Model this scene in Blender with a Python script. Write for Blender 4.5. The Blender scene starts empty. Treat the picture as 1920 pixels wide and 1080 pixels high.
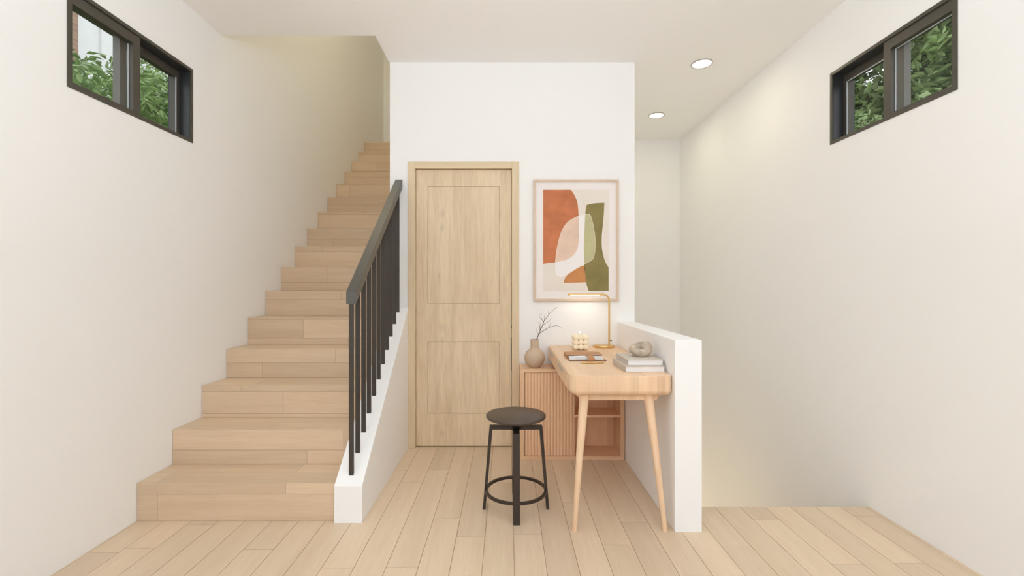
import bpy, bmesh, math, random
from mathutils import Vector, Matrix

C = bpy.context.scene.collection
S = bpy.context.scene
D = bpy.data
R = math.radians

# ------------------------------------------------------------------ camera, sky, light, exposure
cam_d = D.cameras.new('camera')
cam = D.objects.new('camera', cam_d)
C.objects.link(cam)
cam.location = (0, 0, 1.17)
cam.rotation_euler = (R(90), 0, 0)
cam_d.sensor_width = 36.0
cam_d.lens = 36.0 * 853 / 1920
cam_d.shift_x = 9 / 1920
cam_d.shift_y = -3 / 1920
cam_d.clip_start = 0.02
S.camera = cam

S.view_settings.view_transform = 'Standard'
S.view_settings.look = 'None'
S.view_settings.gamma = 1
S.view_settings.use_curve_mapping = False
S.view_settings.exposure = 0.05
S.cycles.diffuse_bounces = 12
S.cycles.max_bounces = 16
S.cycles.transparent_max_bounces = 16

world = D.worlds.new('sky')
S.world = world
world.use_nodes = True
wn = world.node_tree
wn.nodes.clear()
wo = wn.nodes.new('ShaderNodeOutputWorld')
wb = wn.nodes.new('ShaderNodeBackground')
wb.inputs['Color'].default_value = (0.93, 0.96, 1.0, 1)
wb.inputs['Strength'].default_value = 1.5
wn.links.new(wb.outputs[0], wo.inputs[0])


def area(name, loc, rot, sx, sy, power, col):
    l = D.lights.new(name, 'AREA')
    l.shape = 'RECTANGLE'
    l.size, l.size_y = sx, sy
    l.energy = power
    l.color = col
    o = D.objects.new(name, l)
    o.location = loc
    o.rotation_euler = rot
    C.objects.link(o)
    return o


def point_light(name, loc, power, rad, col):
    l = D.lights.new(name, 'POINT')
    l.energy = power; l.shadow_soft_size = rad; l.color = col
    o = D.objects.new(name, l); o.location = loc
    C.objects.link(o)
    return o


# added fill lights behind and above the viewer, without fixtures, bounced off the ceiling
area('rear_ceiling_fill', (0.03, -1.2, 1.3), (R(180), 0, 0), 1.2, 0.6, 88, (0.72, 0.84, 1.0))
area('fore_ceiling_fill', (0.05, 0.9, 2.15), (R(180), 0, 0), 1.6, 0.8, 17, (0.90, 0.99, 1.0))
# unseen point fills added to brighten the stairwell and the lower hall
point_light('stairwell_fill', (-1.35, 3.7, 4.9), 13.0, 0.15, (1.0, 0.91, 0.65))
point_light('lower_hall_fill', (1.12, 4.65, -1.3), 4.6, 0.12, (1.0, 0.90, 0.66))
point_light('lower_hall_fill', (1.12, 3.6, -0.80), 2.6, 0.08, (1.0, 0.90, 0.66))


# ------------------------------------------------------------------ materials
def new_mat(name):
    m = D.materials.new(name)
    m.use_nodes = True
    nt = m.node_tree
    return m, nt, nt.nodes['Principled BSDF']


def plain(name, col, rough=0.5, metal=0.0, noise=0.0, nscale=40, bump=0.0, spec=0.5):
    m, nt, b = new_mat(name)
    b.inputs['Roughness'].default_value = rough
    b.inputs['Metallic'].default_value = metal
    b.inputs['Specular IOR Level'].default_value = spec
    b.inputs['Base Color'].default_value = (*col, 1)
    tc = nt.nodes.new('ShaderNodeTexCoord')
    n = nt.nodes.new('ShaderNodeTexNoise')
    n.inputs['Scale'].default_value = nscale
    n.inputs['Detail'].default_value = 4
    nt.links.new(tc.outputs['Object'], n.inputs['Vector'])
    if noise:
        r = nt.nodes.new('ShaderNodeValToRGB')
        r.color_ramp.elements[0].position = 0.3
        r.color_ramp.elements[1].position = 0.7
        r.color_ramp.elements[0].color = (*[c * (1 - noise) for c in col], 1)
        r.color_ramp.elements[1].color = (*[min(1, c * (1 + noise)) for c in col], 1)
        nt.links.new(n.outputs['Fac'], r.inputs[0])
        nt.links.new(r.outputs[0], b.inputs['Base Color'])
    if bump:
        bp = nt.nodes.new('ShaderNodeBump')
        bp.inputs['Strength'].default_value = bump
        bp.inputs['Distance'].default_value = 0.002
        nt.links.new(n.outputs['Fac'], bp.inputs['Height'])
        nt.links.new(bp.outputs[0], b.inputs['Normal'])
    return m


def wood(name, c1, c2, axis, rough=0.45, fine=90, broad=9, stretch=14, tone=False, staves=None,
         stave_axis='X', contrast=1.0, knots=None, coat=0.0, tone_amt=0.1):
    """grain runs along axis; tone=True reads a per-plank attribute; staves = width of glued strips."""
    m, nt, b = new_mat(name)
    N, L = nt.nodes.new, nt.links.new
    b.inputs['Roughness'].default_value = rough
    tc = N('ShaderNodeTexCoord')
    vec = tc.outputs['Object']
    att = None
    if tone:
        att = N('ShaderNodeAttribute')
        att.attribute_name = 'tone'
        sc = N('ShaderNodeVectorMath'); sc.operation = 'SCALE'
        sc.inputs['Scale'].default_value = 37.0
        L(att.outputs['Color'], sc.inputs[0])
        ad = N('ShaderNodeVectorMath'); ad.operation = 'ADD'
        L(vec, ad.inputs[0]); L(sc.outputs[0], ad.inputs[1])
        vec = ad.outputs[0]
    stv = None
    if staves:
        sp = N('ShaderNodeSeparateXYZ'); L(tc.outputs['Object'], sp.inputs[0])
        dv = N('ShaderNodeMath'); dv.operation = 'DIVIDE'; dv.inputs[1].default_value = staves
        L(sp.outputs[stave_axis], dv.inputs[0])
        fl = N('ShaderNodeMath'); fl.operation = 'FLOOR'; L(dv.outputs[0], fl.inputs[0])
        wnz = N('ShaderNodeTexWhiteNoise'); wnz.noise_dimensions = '1D'
        L(fl.outputs[0], wnz.inputs['W'])
        stv = wnz.outputs['Value']
        ml = N('ShaderNodeMath'); ml.operation = 'MULTIPLY'; ml.inputs[1].default_value = 23.0
        L(stv, ml.inputs[0])
        ad = N('ShaderNodeVectorMath'); ad.operation = 'ADD'
        L(vec, ad.inputs[0]); L(ml.outputs[0], ad.inputs[1])
        vec = ad.outputs[0]

    def mapped(scale):
        mp = N('ShaderNodeMapping')
        s = [scale] * 3
        s['XYZ'.index(axis)] = scale / stretch
        mp.inputs['Scale'].default_value = s
        L(vec, mp.inputs['Vector'])
        return mp.outputs[0]
    n1 = N('ShaderNodeTexNoise'); n1.inputs['Scale'].default_value = 1; n1.inputs['Detail'].default_value = 5
    n1.inputs['Roughness'].default_value = 0.62
    n1.inputs['Distortion'].default_value = 0.3
    L(mapped(fine), n1.inputs['Vector'])
    n2 = N('ShaderNodeTexNoise'); n2.inputs['Scale'].default_value = 1; n2.inputs['Detail'].default_value = 3
    n2.inputs['Distortion'].default_value = 0.8
    L(mapped(broad), n2.inputs['Vector'])
    mx = N('ShaderNodeMath'); mx.operation = 'MULTIPLY_ADD'
    mx.inputs[1].default_value = 0.45
    L(n1.outputs['Fac'], mx.inputs[0])
    m2 = N('ShaderNodeMath'); m2.operation = 'MULTIPLY'; m2.inputs[1].default_value = 0.55
    L(n2.outputs['Fac'], m2.inputs[0]); L(m2.outputs[0], mx.inputs[2])
    r = N('ShaderNodeValToRGB')
    r.color_ramp.elements[0].position = 0.5 - 0.17 / contrast
    r.color_ramp.elements[1].position = 0.5 + 0.15 / contrast
    r.color_ramp.elements[0].color = (*c2, 1)
    r.color_ramp.elements[1].color = (*c1, 1)
    L(mx.outputs[0], r.inputs[0])
    col = r.outputs[0]

    def brighten(col, val, amt):
        k = N('ShaderNodeMath'); k.operation = 'MULTIPLY_ADD'
        k.inputs[1].default_value = 2 * amt; k.inputs[2].default_value = 1 - amt
        L(val, k.inputs[0])
        v = N('ShaderNodeVectorMath'); v.operation = 'SCALE'
        L(col, v.inputs[0]); L(k.outputs[0], v.inputs['Scale'])
        return v.outputs[0]
    if tone:
        sp = N('ShaderNodeSeparateColor'); L(att.outputs['Color'], sp.inputs[0])
        col = brighten(col, sp.outputs[0], tone_amt)
    if stv is not None:
        col = brighten(col, stv, 0.07)
    for (kx, kz, kr) in (knots or []):
        cb = N('ShaderNodeMapping')
        cb.inputs['Location'].default_value = (-kx / kr, 0, -kz / (kr * 1.6))
        cb.inputs['Scale'].default_value = (1 / kr, 0, 1 / (kr * 1.6))
        L(tc.outputs['Object'], cb.inputs['Vector'])
        ln = N('ShaderNodeVectorMath'); ln.operation = 'LENGTH'; L(cb.outputs[0], ln.inputs[0])
        wob = N('ShaderNodeMath'); wob.operation = 'MULTIPLY_ADD'; wob.inputs[1].default_value = 1.6
        L(n1.outputs['Fac'], wob.inputs[0]); L(ln.outputs['Value'], wob.inputs[2])
        mr = N('ShaderNodeMapRange')
        mr.inputs['From Min'].default_value = 0.9; mr.inputs['From Max'].default_value = 1.75
        mr.inputs['To Min'].default_value = 0.84; mr.inputs['To Max'].default_value = 1.0
        L(wob.outputs[0], mr.inputs['Value'])
        v = N('ShaderNodeVectorMath'); v.operation = 'SCALE'
        L(col, v.inputs[0]); L(mr.outputs[0], v.inputs['Scale'])
        col = v.outputs[0]
    L(col, b.inputs['Base Color'])
    bp = N('ShaderNodeBump'); bp.inputs['Strength'].default_value = 0.12
    bp.inputs['Distance'].default_value = 0.001
    L(n1.outputs['Fac'], bp.inputs['Height']); L(bp.outputs[0], b.inputs['Normal'])
    return m


def glass_mat(name, tint=(1, 1, 1), gloss=1.0):
    m = D.materials.new(name); m.use_nodes = True
    nt = m.node_tree; nt.nodes.clear()
    N, L = nt.nodes.new, nt.links.new
    o = N('ShaderNodeOutputMaterial'); t = N('ShaderNodeBsdfTransparent'); g = N('ShaderNodeBsdfGlossy')
    t.inputs[0].default_value = (*tint, 1); g.inputs['Roughness'].default_value = 0.02
    f = N('ShaderNodeFresnel'); f.inputs[0].default_value = 1.45
    mx = N('ShaderNodeMixShader')
    k = N('ShaderNodeMath'); k.operation = 'MULTIPLY'; k.inputs[1].default_value = gloss
    ge = N('ShaderNodeNewGeometry'); fr = N('ShaderNodeMath'); fr.operation = 'SUBTRACT'
    fr.inputs[0].default_value = 1.0; L(ge.outputs['Backfacing'], fr.inputs[1])
    k2 = N('ShaderNodeMath'); k2.operation = 'MULTIPLY'
    L(f.outputs[0], k.inputs[0]); L(k.outputs[0], k2.inputs[0]); L(fr.outputs[0], k2.inputs[1])
    L(k2.outputs[0], mx.inputs[0])
    L(t.outputs[0], mx.inputs[1]); L(g.outputs[0], mx.inputs[2]); L(mx.outputs[0], o.inputs[0])
    return m


def emit_mat(name, col, strength):
    m = D.materials.new(name); m.use_nodes = True
    nt = m.node_tree; nt.nodes.clear()
    o = nt.nodes.new('ShaderNodeOutputMaterial'); e = nt.nodes.new('ShaderNodeEmission')
    e.inputs[0].default_value = (*col, 1); e.inputs[1].default_value = strength
    nt.links.new(e.outputs[0], o.inputs[0])
    return m


M = {}
M['paint'] = plain('warm_white_paint', (0.885, 0.88, 0.872), 0.7, bump=0.04, nscale=260, spec=0.25)
M['ceil'] = plain('ceiling_paint', (0.885, 0.88, 0.872), 0.85, spec=0.2)
M['floor'] = wood('oak_floor_planks', (0.73, 0.585, 0.425), (0.64, 0.495, 0.345), 'Y', 0.33, fine=120, broad=12, stretch=16, tone=True, tone_amt=0.07)
M['stair'] = wood('oak_stair_planks', (0.70, 0.545, 0.385), (0.60, 0.445, 0.295), 'X', 0.4, fine=120, broad=12, stretch=16, tone=True, tone_amt=0.08)
M['seam'] = plain('plank_seam', (0.30, 0.195, 0.11), 0.8, noise=0.05)
KN = [(-0.475, 1.70, 0.03), (-0.475, 1.60, 0.02), (-0.47, 0.87, 0.03), (-0.475, 0.78, 0.016), (-0.475, 0.10, 0.028), (-0.50, 1.25, 0.014)]
M['door'] = wood('pale_oak_door', (0.78, 0.63, 0.435), (0.62, 0.475, 0.30), 'Z', 0.5, fine=70, broad=8, stretch=11, contrast=1.35, knots=KN)
M['jamb'] = wood('pale_oak_jamb', (0.76, 0.62, 0.42), (0.62, 0.485, 0.305), 'Z', 0.5, fine=70, broad=9, stretch=13, contrast=0.9)
M['jamb_h'] = wood('pale_oak_head_jamb', (0.76, 0.62, 0.42), (0.62, 0.485, 0.305), 'X', 0.5, fine=70, broad=9, stretch=13, contrast=0.9)
DW1, DW2 = (0.84, 0.605, 0.405), (0.72, 0.48, 0.295)
M['desk_y'] = wood('light_ash_top', DW1, DW2, 'Y', 0.4, fine=90, broad=10, stretch=14, staves=0.062, stave_axis='X', contrast=0.8)
M['desk_z'] = wood('light_ash_end', DW1, DW2, 'Z', 0.4, fine=90, broad=14, stretch=14, staves=0.043, stave_axis='X', contrast=0.9)
M['desk_leg'] = wood('light_ash_leg', DW1, DW2, 'Z', 0.4, fine=80, broad=14, stretch=14, contrast=0.9)
CW1, CW2 = (0.84, 0.57, 0.365), (0.72, 0.455, 0.265)
M['cab_x'] = wood('oak_cabinet_horizontal', CW1, CW2, 'X', 0.42, fine=80, broad=10)
M['cab_door'] = wood('oak_slats', (0.88, 0.61, 0.395), (0.80, 0.52, 0.315), 'Z', 0.42, fine=80, broad=8)
M['cab_z'] = wood('oak_cabinet_vertical', CW1, CW2, 'Z', 0.42, fine=80, broad=10, staves=0.07, stave_axis='X')
M['black_frame'] = plain('dark_bronze_aluminium', (0.085, 0.075, 0.06), 0.42, metal=0.35, noise=0.04, nscale=30)
M['black_reveal'] = plain('charcoal_reveal', (0.03, 0.03, 0.032), 0.35, noise=0.05)
M['rail'] = plain('dark_grey_rail_paint', (0.06, 0.055, 0.046), 0.36, noise=0.05, nscale=20)
M['rail'].node_tree.nodes['Principled BSDF'].inputs['IOR'].default_value = 1.75
M['baluster'] = plain('dark_brown_steel', (0.045, 0.036, 0.028), 0.5, noise=0.05, nscale=20)
M['stool'] = plain('black_brown_stool_metal', (0.030, 0.019, 0.013), 0.38, noise=0.06, nscale=25)
M['stool_seat'] = plain('dark_brown_seat', (0.062, 0.043, 0.032), 0.34, noise=0.05, nscale=18)
M['spindle'] = plain('black_spindle', (0.008, 0.008, 0.008), 0.3)
M['greypull'] = plain('pale_grey_pull', (0.5, 0.46, 0.42), 0.4)
M['gasket'] = plain('grey_window_seal', (0.55, 0.57, 0.6), 0.4)
M['greysash'] = plain('grey_outer_sash', (0.17, 0.155, 0.14), 0.4, noise=0.04)
M['glass'] = glass_mat('window_glass', (0.985, 0.995, 0.985), 0.8)
M['brass'] = plain('brushed_brass', (0.74, 0.50, 0.19), 0.3, metal=0.9, noise=0.06, nscale=60)
M['lampled'] = emit_mat('lamp_led', (1.0, 0.90, 0.68), 1.8)
M['downled'] = emit_mat('downlight_diffuser', (1.0, 0.98, 0.95), 3)
M['flame'] = emit_mat('candle_flame', (1.0, 0.95, 0.86), 2)
M['lightrim'] = plain('downlight_rim', (0.35, 0.31, 0.25), 0.4)
M['wax'] = plain('ivory_wax', (0.92, 0.80, 0.60), 0.5, noise=0.04, nscale=60)
M['wax'].node_tree.nodes['Principled BSDF'].inputs['Subsurface Weight'].default_value = 0.2
M['wax'].node_tree.nodes['Principled BSDF'].inputs['Subsurface Radius'].default_value = (0.01, 0.006, 0.003)
M['vase'] = plain('matt_sand_ceramic', (0.56, 0.425, 0.31), 0.75, noise=0.05, nscale=90, bump=0.2)
M['twig'] = plain('dark_twig_bark', (0.075, 0.045, 0.035), 0.8, noise=0.3, nscale=80, bump=0.5)
M['leather'] = plain('tan_leather', (0.48, 0.225, 0.09), 0.55, noise=0.12, nscale=140, bump=0.3)
M['leather_edge'] = plain('dark_leather_edge', (0.13, 0.05, 0.025), 0.6, noise=0.1)
M['paper'] = plain('white_paper', (0.86, 0.83, 0.81), 0.8, noise=0.02, nscale=200)
M['stitch'] = plain('brown_press_stud', (0.25, 0.11, 0.05), 0.5)
M['pen_tip'] = plain('silver_pen_tip', (0.8, 0.78, 0.74), 0.25, metal=1)
M['book1'] = plain('stone_grey_cloth', (0.57, 0.50, 0.42), 0.8, noise=0.05, nscale=250, bump=0.25)
M['book2'] = plain('pale_grey_cloth', (0.60, 0.54, 0.47), 0.8, noise=0.05, nscale=250, bump=0.25)
M['pages'] = plain('book_pages', (0.80, 0.77, 0.76), 0.85, noise=0.04, nscale=400)
M['stone'] = plain('mottled_grey_stone', (0.50, 0.41, 0.315), 0.8, noise=0.3, nscale=22, bump=0.6)
M['artframe'] = wood('pale_beech_frame', (0.70, 0.56, 0.43), (0.6, 0.47, 0.35), 'Z', 0.45, fine=60, broad=10)
M['mat'] = plain('white_mount_board', (0.86, 0.81, 0.79), 0.8, noise=0.01)
M['print'] = plain('pale_print_paper', (0.80, 0.73, 0.66), 0.8, noise=0.03, nscale=7)
M['rust'] = plain('rust_watercolour', (0.53, 0.18, 0.075), 0.8, noise=0.2, nscale=9)
M['olive'] = plain('olive_watercolour', (0.245, 0.20, 0.07), 0.8, noise=0.14, nscale=9)
M['ochre'] = plain('orange_watercolour', (0.58, 0.25, 0.09), 0.8, noise=0.1, nscale=14)
M['cream'] = plain('cream_outline', (0.88, 0.80, 0.70), 0.8)
M['leaf'] = plain('green_leaf', (0.26, 0.37, 0.14), 0.5, noise=0.5, nscale=1.7)
M['leaf_dark'] = plain('deep_green_leaf', (0.21, 0.29, 0.11), 0.5, noise=0.55, nscale=1.9)
for k in ('leaf', 'leaf_dark'):
    b = M[k].node_tree.nodes['Principled BSDF']
    b.inputs['Transmission Weight'].default_value = 0.0
M['bark'] = plain('brown_bark', (0.16, 0.11, 0.07), 0.9, noise=0.3, nscale=30, bump=0.5)
M['render'] = plain('white_house_render', (0.80, 0.80, 0.80), 0.9, noise=0.03, nscale=3)
M['grass'] = plain('garden_grass', (0.09, 0.14, 0.04), 0.95, noise=0.3, nscale=6)


def brick_mat():
    m, nt, b = new_mat('brown_brick')
    t = nt.nodes.new('ShaderNodeTexBrick'); tc = nt.nodes.new('ShaderNodeTexCoord')
    t.inputs['Color1'].default_value = (0.38, 0.24, 0.16, 1)
    t.inputs['Color2'].default_value = (0.30, 0.20, 0.14, 1)
    t.inputs['Mortar'].default_value = (0.45, 0.40, 0.35, 1)
    t.inputs['Scale'].default_value = 4
    mp = nt.nodes.new('ShaderNodeMapping'); mp.inputs['Rotation'].default_value = (R(90), 0, R(90))
    nt.links.new(tc.outputs['Object'], mp.inputs[0]); nt.links.new(mp.outputs[0], t.inputs['Vector'])
    nt.links.new(t.outputs[0], b.inputs['Base Color'])
    b.inputs['Roughness'].default_value = 0.9
    return m


M['brick'] = brick_mat()


M['overlay'] = plain('white_wash', (0.88, 0.84, 0.83), 0.8, noise=0.015, nscale=9)
M['peach'] = plain('peach_watercolour', (0.76, 0.56, 0.44), 0.8, noise=0.07, nscale=14)
M['pale_olive'] = plain('pale_olive_watercolour', (0.52, 0.49, 0.28), 0.8, noise=0.05, nscale=14)


# ------------------------------------------------------------------ mesh helpers
def NB():
    return bmesh.new()


def bx(bm, x0, x1, y0, y1, z0, z1, mi=0):
    v = [bm.verts.new(p) for p in ((x0, y0, z0), (x1, y0, z0), (x1, y1, z0), (x0, y1, z0),
                                   (x0, y0, z1), (x1, y0, z1), (x1, y1, z1), (x0, y1, z1))]
    for idx in ((3, 2, 1, 0), (4, 5, 6, 7), (0, 1, 5, 4), (1, 2, 6, 5), (2, 3, 7, 6), (3, 0, 4, 7)):
        f = bm.faces.new([v[i] for i in idx]); f.material_index = mi
    return v


def prism(bm, pts, d, mi=0):
    """closed polygon pts (3d) extruded by vector d"""
    d = Vector(d)
    a = [bm.verts.new(p) for p in pts]
    b = [bm.verts.new(Vector(p) + d) for p in pts]
    n = len(pts)
    bm.faces.new(a[::-1]).material_index = mi
    bm.faces.new(b).material_index = mi
    for i in range(n):
        bm.faces.new((a[i], a[(i + 1) % n], b[(i + 1) % n], b[i])).material_index = mi


def lathe(bm, prof, n=48, c=(0, 0, 0), mi=0):
    rings = []
    for r, z in prof:
        if r < 1e-6:
            rings.append([bm.verts.new((c[0], c[1], c[2] + z))])
        else:
            rings.append([bm.verts.new((c[0] + r * math.cos(2 * math.pi * i / n), c[1] + r * math.sin(2 * math.pi * i / n), c[2] + z)) for i in range(n)])
    for a, b in zip(rings, rings[1:]):
        for i in range(n):
            j = (i + 1) % n
            if len(a) == 1 and len(b) > 1:
                f = bm.faces.new((a[0], b[j], b[i]))
            elif len(b) == 1 and len(a) > 1:
                f = bm.faces.new((a[i], a[j], b[0]))
            elif len(a) > 1:
                f = bm.faces.new((a[i], a[j], b[j], b[i]))
            else:
                continue
            f.material_index = mi


def tube(bm, pts, rad, n=10, sect=None, up=None, caps=True, mi=0):
    """sweep a circle (or a rectangle sect=(w,h)) along pts; rad may be a list"""
    pts = [Vector(p) for p in pts]
    rads = rad if isinstance(rad, (list, tuple)) else [rad] * len(pts)
    rings = []
    ref = Vector(up) if up else None
    for i, p in enumerate(pts):
        if i == 0: t = pts[1] - p
        elif i == len(pts) - 1: t = p - pts[i - 1]
        else: t = (pts[i + 1] - p).normalized() + (p - pts[i - 1]).normalized()
        t.normalize()
        if ref is None:
            ref = Vector((0, 0, 1)) if abs(t.z) < 0.9 else Vector((1, 0, 0))
        u = (ref - t * ref.dot(t)).normalized()
        w = t.cross(u)
        if not up: ref = u
        if sect:
            sw, sh = sect
            ring = [p + w * a * sw / 2 + u * b * sh / 2 for a, b in ((-1, -1), (1, -1), (1, 1), (-1, 1))]
        else:
            ring = [p + (u * math.cos(2 * math.pi * k / n) + w * math.sin(2 * math.pi * k / n)) * rads[i] for k in range(n)]
        rings.append([bm.verts.new(q) for q in ring])
    m = len(rings[0])
    for a, b in zip(rings, rings[1:]):
        for k in range(m):
            bm.faces.new((a[k], a[(k + 1) % m], b[(k + 1) % m], b[k])).material_index = mi
    if caps:
        bm.faces.new(rings[0][::-1]).material_index = mi
        bm.faces.new(rings[-1]).material_index = mi


def obj(name, bm, mats, parent=None, smooth=False, bevel=0.0, seg=2, sharp=35, loc=None):
    bmesh.ops.recalc_face_normals(bm, faces=bm.faces)
    me = D.meshes.new(name)
    bm.to_mesh(me); bm.free()
    for m in (mats if isinstance(mats, (list, tuple)) else [mats]):
        me.materials.append(m)
    o = D.objects.new(name, me)
    C.objects.link(o)
    if parent: o.parent = parent
    if loc: o.location = loc
    if smooth:
        for p in me.polygons: p.use_smooth = True
        me.set_sharp_from_angle(angle=R(sharp))
    if bevel:
        md = o.modifiers.new('bevel', 'BEVEL')
        md.width = bevel; md.segments = seg; md.limit_method = 'ANGLE'; md.angle_limit = R(40)
    return o


def tag(o, label, cat, group=None):
    o['label'] = label; o['category'] = cat
    if group: o['group'] = group
    return o


def thing(name, label, cat, loc=(0, 0, 0), rz=0, group=None):
    o = D.objects.new(name, None)
    o.empty_display_size = 0.1
    C.objects.link(o)
    o.location = loc; o.rotation_euler = (0, 0, rz)
    return tag(o, label, cat, group)


def struct(name, bm, mats, parent=None, **k):
    o = obj(name, bm, mats, parent, **k)
    if not parent: o['kind'] = 'structure'
    return o


def smooth_poly(pts, n=6, closed=True, sharp=()):
    out = []
    P = [Vector(p) for p in pts]; m = len(P)
    for i in range(m):
        p0, p1, p2, p3 = P[i - 1], P[i], P[(i + 1) % m], P[(i + 2) % m]
        if i in sharp: p0 = p1
        if (i + 1) % m in sharp: p3 = p2
        if i in sharp and (i + 1) % m in sharp:
            out.append(p1); continue
        for k in range(n):
            t = k / n
            out.append(0.5 * ((2 * p1) + (-p0 + p2) * t + (2 * p0 - 5 * p1 + 4 * p2 - p3) * t * t + (-p0 + 3 * p1 - 3 * p2 + p3) * t ** 3))
    return out


# ------------------------------------------------------------------ dimensions of the place
XL, XR = -1.848, 1.922          # side walls
YF = -3.0                       # wall behind the viewer
YB = 3.30                       # wall with the door
BL, BR = -0.851, 0.9246         # its left and right edges
ZC = 2.795                      # ceiling
YS = 2.416                      # edge of the floor over the descending stair
YE = 5.056                      # end wall of the right passage
YU = 6.80                       # end wall of the stairwell
ZT = 5.45                       # top of the stairwell
PW = 0.1336                     # plank width
SX0 = -1.707                    # a plank seam
STH = 0.14

# ------------------------------------------------------------------ floor with individual boards in one mesh
rnd = random.Random(7)


def plank_face(bm, lay, corners, normal, tone, gap=0.0012, depth=0.0014):
    """a raised board face; corners = 4 points in order, shrunk by gap, standing on the seam-coloured base"""
    c = sum((Vector(p) for p in corners), Vector()) / 4
    e1 = (Vector(corners[1]) - Vector(corners[0])); e2 = (Vector(corners[3]) - Vector(corners[0]))
    l1, l2 = e1.length, e2.length
    if l1 < 0.004 or l2 < 0.004: return
    e1n, e2n = e1 / l1, e2 / l2
    sgn = ((1, 1), (-1, 1), (-1, -1), (1, -1))
    top = []
    for p, (a, b) in zip(corners, sgn):
        top.append(Vector(p) + e1n * gap * a + e2n * gap * b)
    nrm = Vector(normal)
    tv = [bm.verts.new(p) for p in top]
    bv = [bm.verts.new(p - nrm * depth) for p in top]
    fs = [bm.faces.new(tv)]
    for i in range(4):
        fs.append(bm.faces.new((tv[i], tv[(i + 1) % 4], bv[(i + 1) % 4], bv[i])))
    for i, f in enumerate(fs):
        f.material_index = 0
        for l in f.loops:
            l[lay] = (tone[0], tone[1], tone[2], 1)


bm = NB()
lay = bm.loops.layers.float_color.new('tone')
base_z = -0.0012
# base slab: in front of the stair edge over the full width; back to the door wall between the half walls
bx(bm, XL - 0.02, XR + 0.02, YF, YS - 0.0008, -0.22, base_z, 1)
bx(bm, XL - 0.02, 0.86, YS - 0.0008, YB + 0.05, -0.22, base_z, 1)
JY = {0: 2.033, 1: 2.233, 2: 1.62, 3: 1.48, 4: 2.022, 5: 1.75, 6: 1.55, 7: 1.890, 8: 2.713, 9: 1.897, 10: 2.291, 11: 2.125,
      12: 1.70, 13: 2.147, 14: 2.757, 15: 2.465, 16: 2.058, 17: 2.253, 18: 2.843, 19: 1.58, 20: 2.044, 21: 1.74, 22: 2.286,
      23: 1.916, 24: 1.66, 25: 1.921, 26: 2.316}
for i in range(-2, 28):
    x0 = max(XL - 0.01, SX0 + PW * i); x1 = min(XR + 0.01, SX0 + PW * (i + 1))
    if x1 - x0 < 0.004: continue
    ymax = YB + 0.04 if (x0 + x1) / 2 < 0.93 else YS
    y = JY.get(i, 2.0) % 1.006 + YF - 1.006
    # keep the phase of the known joint
    y = JY.get(i, 2.0) - 1.006 * math.ceil((JY.get(i, 2.0) - YF) / 1.006)
    while y < ymax:
        a, b = max(y, YF), min(y + 1.006, ymax)
        tone = (rnd.random(), rnd.random(), rnd.random())
        if b - a > 0.005:
            # split the column that straddles the opening edge
            plank_face(bm, lay, [(x0, a, 0), (x1, a, 0), (x1, b, 0), (x0, b, 0)], (0, 0, 1), tone)
        y += 1.006
struct('floor', bm, [M['floor'], M['seam']])

# ------------------------------------------------------------------ walls
WIN = dict(left=(1.908, 2.672, 2.010, 2.443), right=(1.940, 2.705, 2.010, 2.434))


def side_wall(name, xi, xo, y0, y1, z0, z1, hole):
    bm = NB()
    a, b = min(xi, xo), max(xi, xo)
    hy0, hy1, hz0, hz1 = hole
    bx(bm, a, b, y0, hy0, z0, z1)
    bx(bm, a, b, hy1, y1, z0, z1)
    bx(bm, a, b, hy0, hy1, z0, hz0)
    bx(bm, a, b, hy0, hy1, hz1, z1)
    bmesh.ops.remove_doubles(bm, verts=bm.verts, dist=1e-5)
    return struct(name, bm, M['paint'])


side_wall('wall_left', XL, XL - STH, YF - 0.1, YU + 0.1, -0.22, ZT, WIN['left'])
side_wall('wall_right', XR, XR + STH, YF - 0.1, YE + 0.1, -2.6, ZC + 0.22, WIN['right'])

# wall with the door; the door opening
DX0, DX1, DZ = -0.667, 0.036, 2.022     # leaf
FX0, FX1, FZ = -0.717, 0.085, 2.072     # outer frame
bm = NB()
WT = 0.12
bx(bm, BL, FX0 + 0.02, YB, YB + WT, 0, ZC)
bx(bm, FX1 - 0.02, BR, YB, YB + WT, 0, ZC)
bx(bm, FX0 + 0.02, FX1 - 0.02, YB, YB + WT, FZ - 0.02, ZC)
bmesh.ops.remove_doubles(bm, verts=bm.verts, dist=1e-5)
struct('wall_back', bm, M['paint'])
bm = NB()
bx(bm, BR - 0.12, BR, YB + WT, YE, -2.6, ZC)
struct('wall_passage_left', bm, M['paint'])
bm = NB()
bx(bm, BL, BL + 0.12, YB + WT, YU, 0, ZC + 0.235)
bx(bm, BL, BL + 0.12, 2.95, YU, ZC + 0.235, ZT)
struct('wall_stairwell_right', bm, M['paint'])
bm = NB()
bx(bm, 0.5, XR, YE, YE + 0.12, -2.6, ZC)
struct('wall_passage_end', bm, M['paint'])
bm = NB()
bx(bm, XL, BL + 0.12, YU, YU + 0.12, 0, ZT)
struct('wall_stairwell_end', bm, M['paint'])
bm = NB()
bx(bm, XL, BL, 2.83, 2.949, ZC + 0.236, ZT)
struct('wall_stairwell_front', bm, M['paint'])
bm = NB()
bx(bm, XL, BL + 0.12, 2.83, YU, ZT, ZT + 0.1)
struct('ceiling_stairwell', bm, M['ceil'])
# side of the stair shaft below the floor
bm = NB()
bx(bm, 0.806, 0.9246, YS - 0.12, YB + WT - 0.001, -2.6, -0.221)
bx(bm, 0.9246, XR, YS - 0.12, YS - 0.001, -2.6, -0.221)
struct('wall_stair_shaft', bm, M['paint'])

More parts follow.
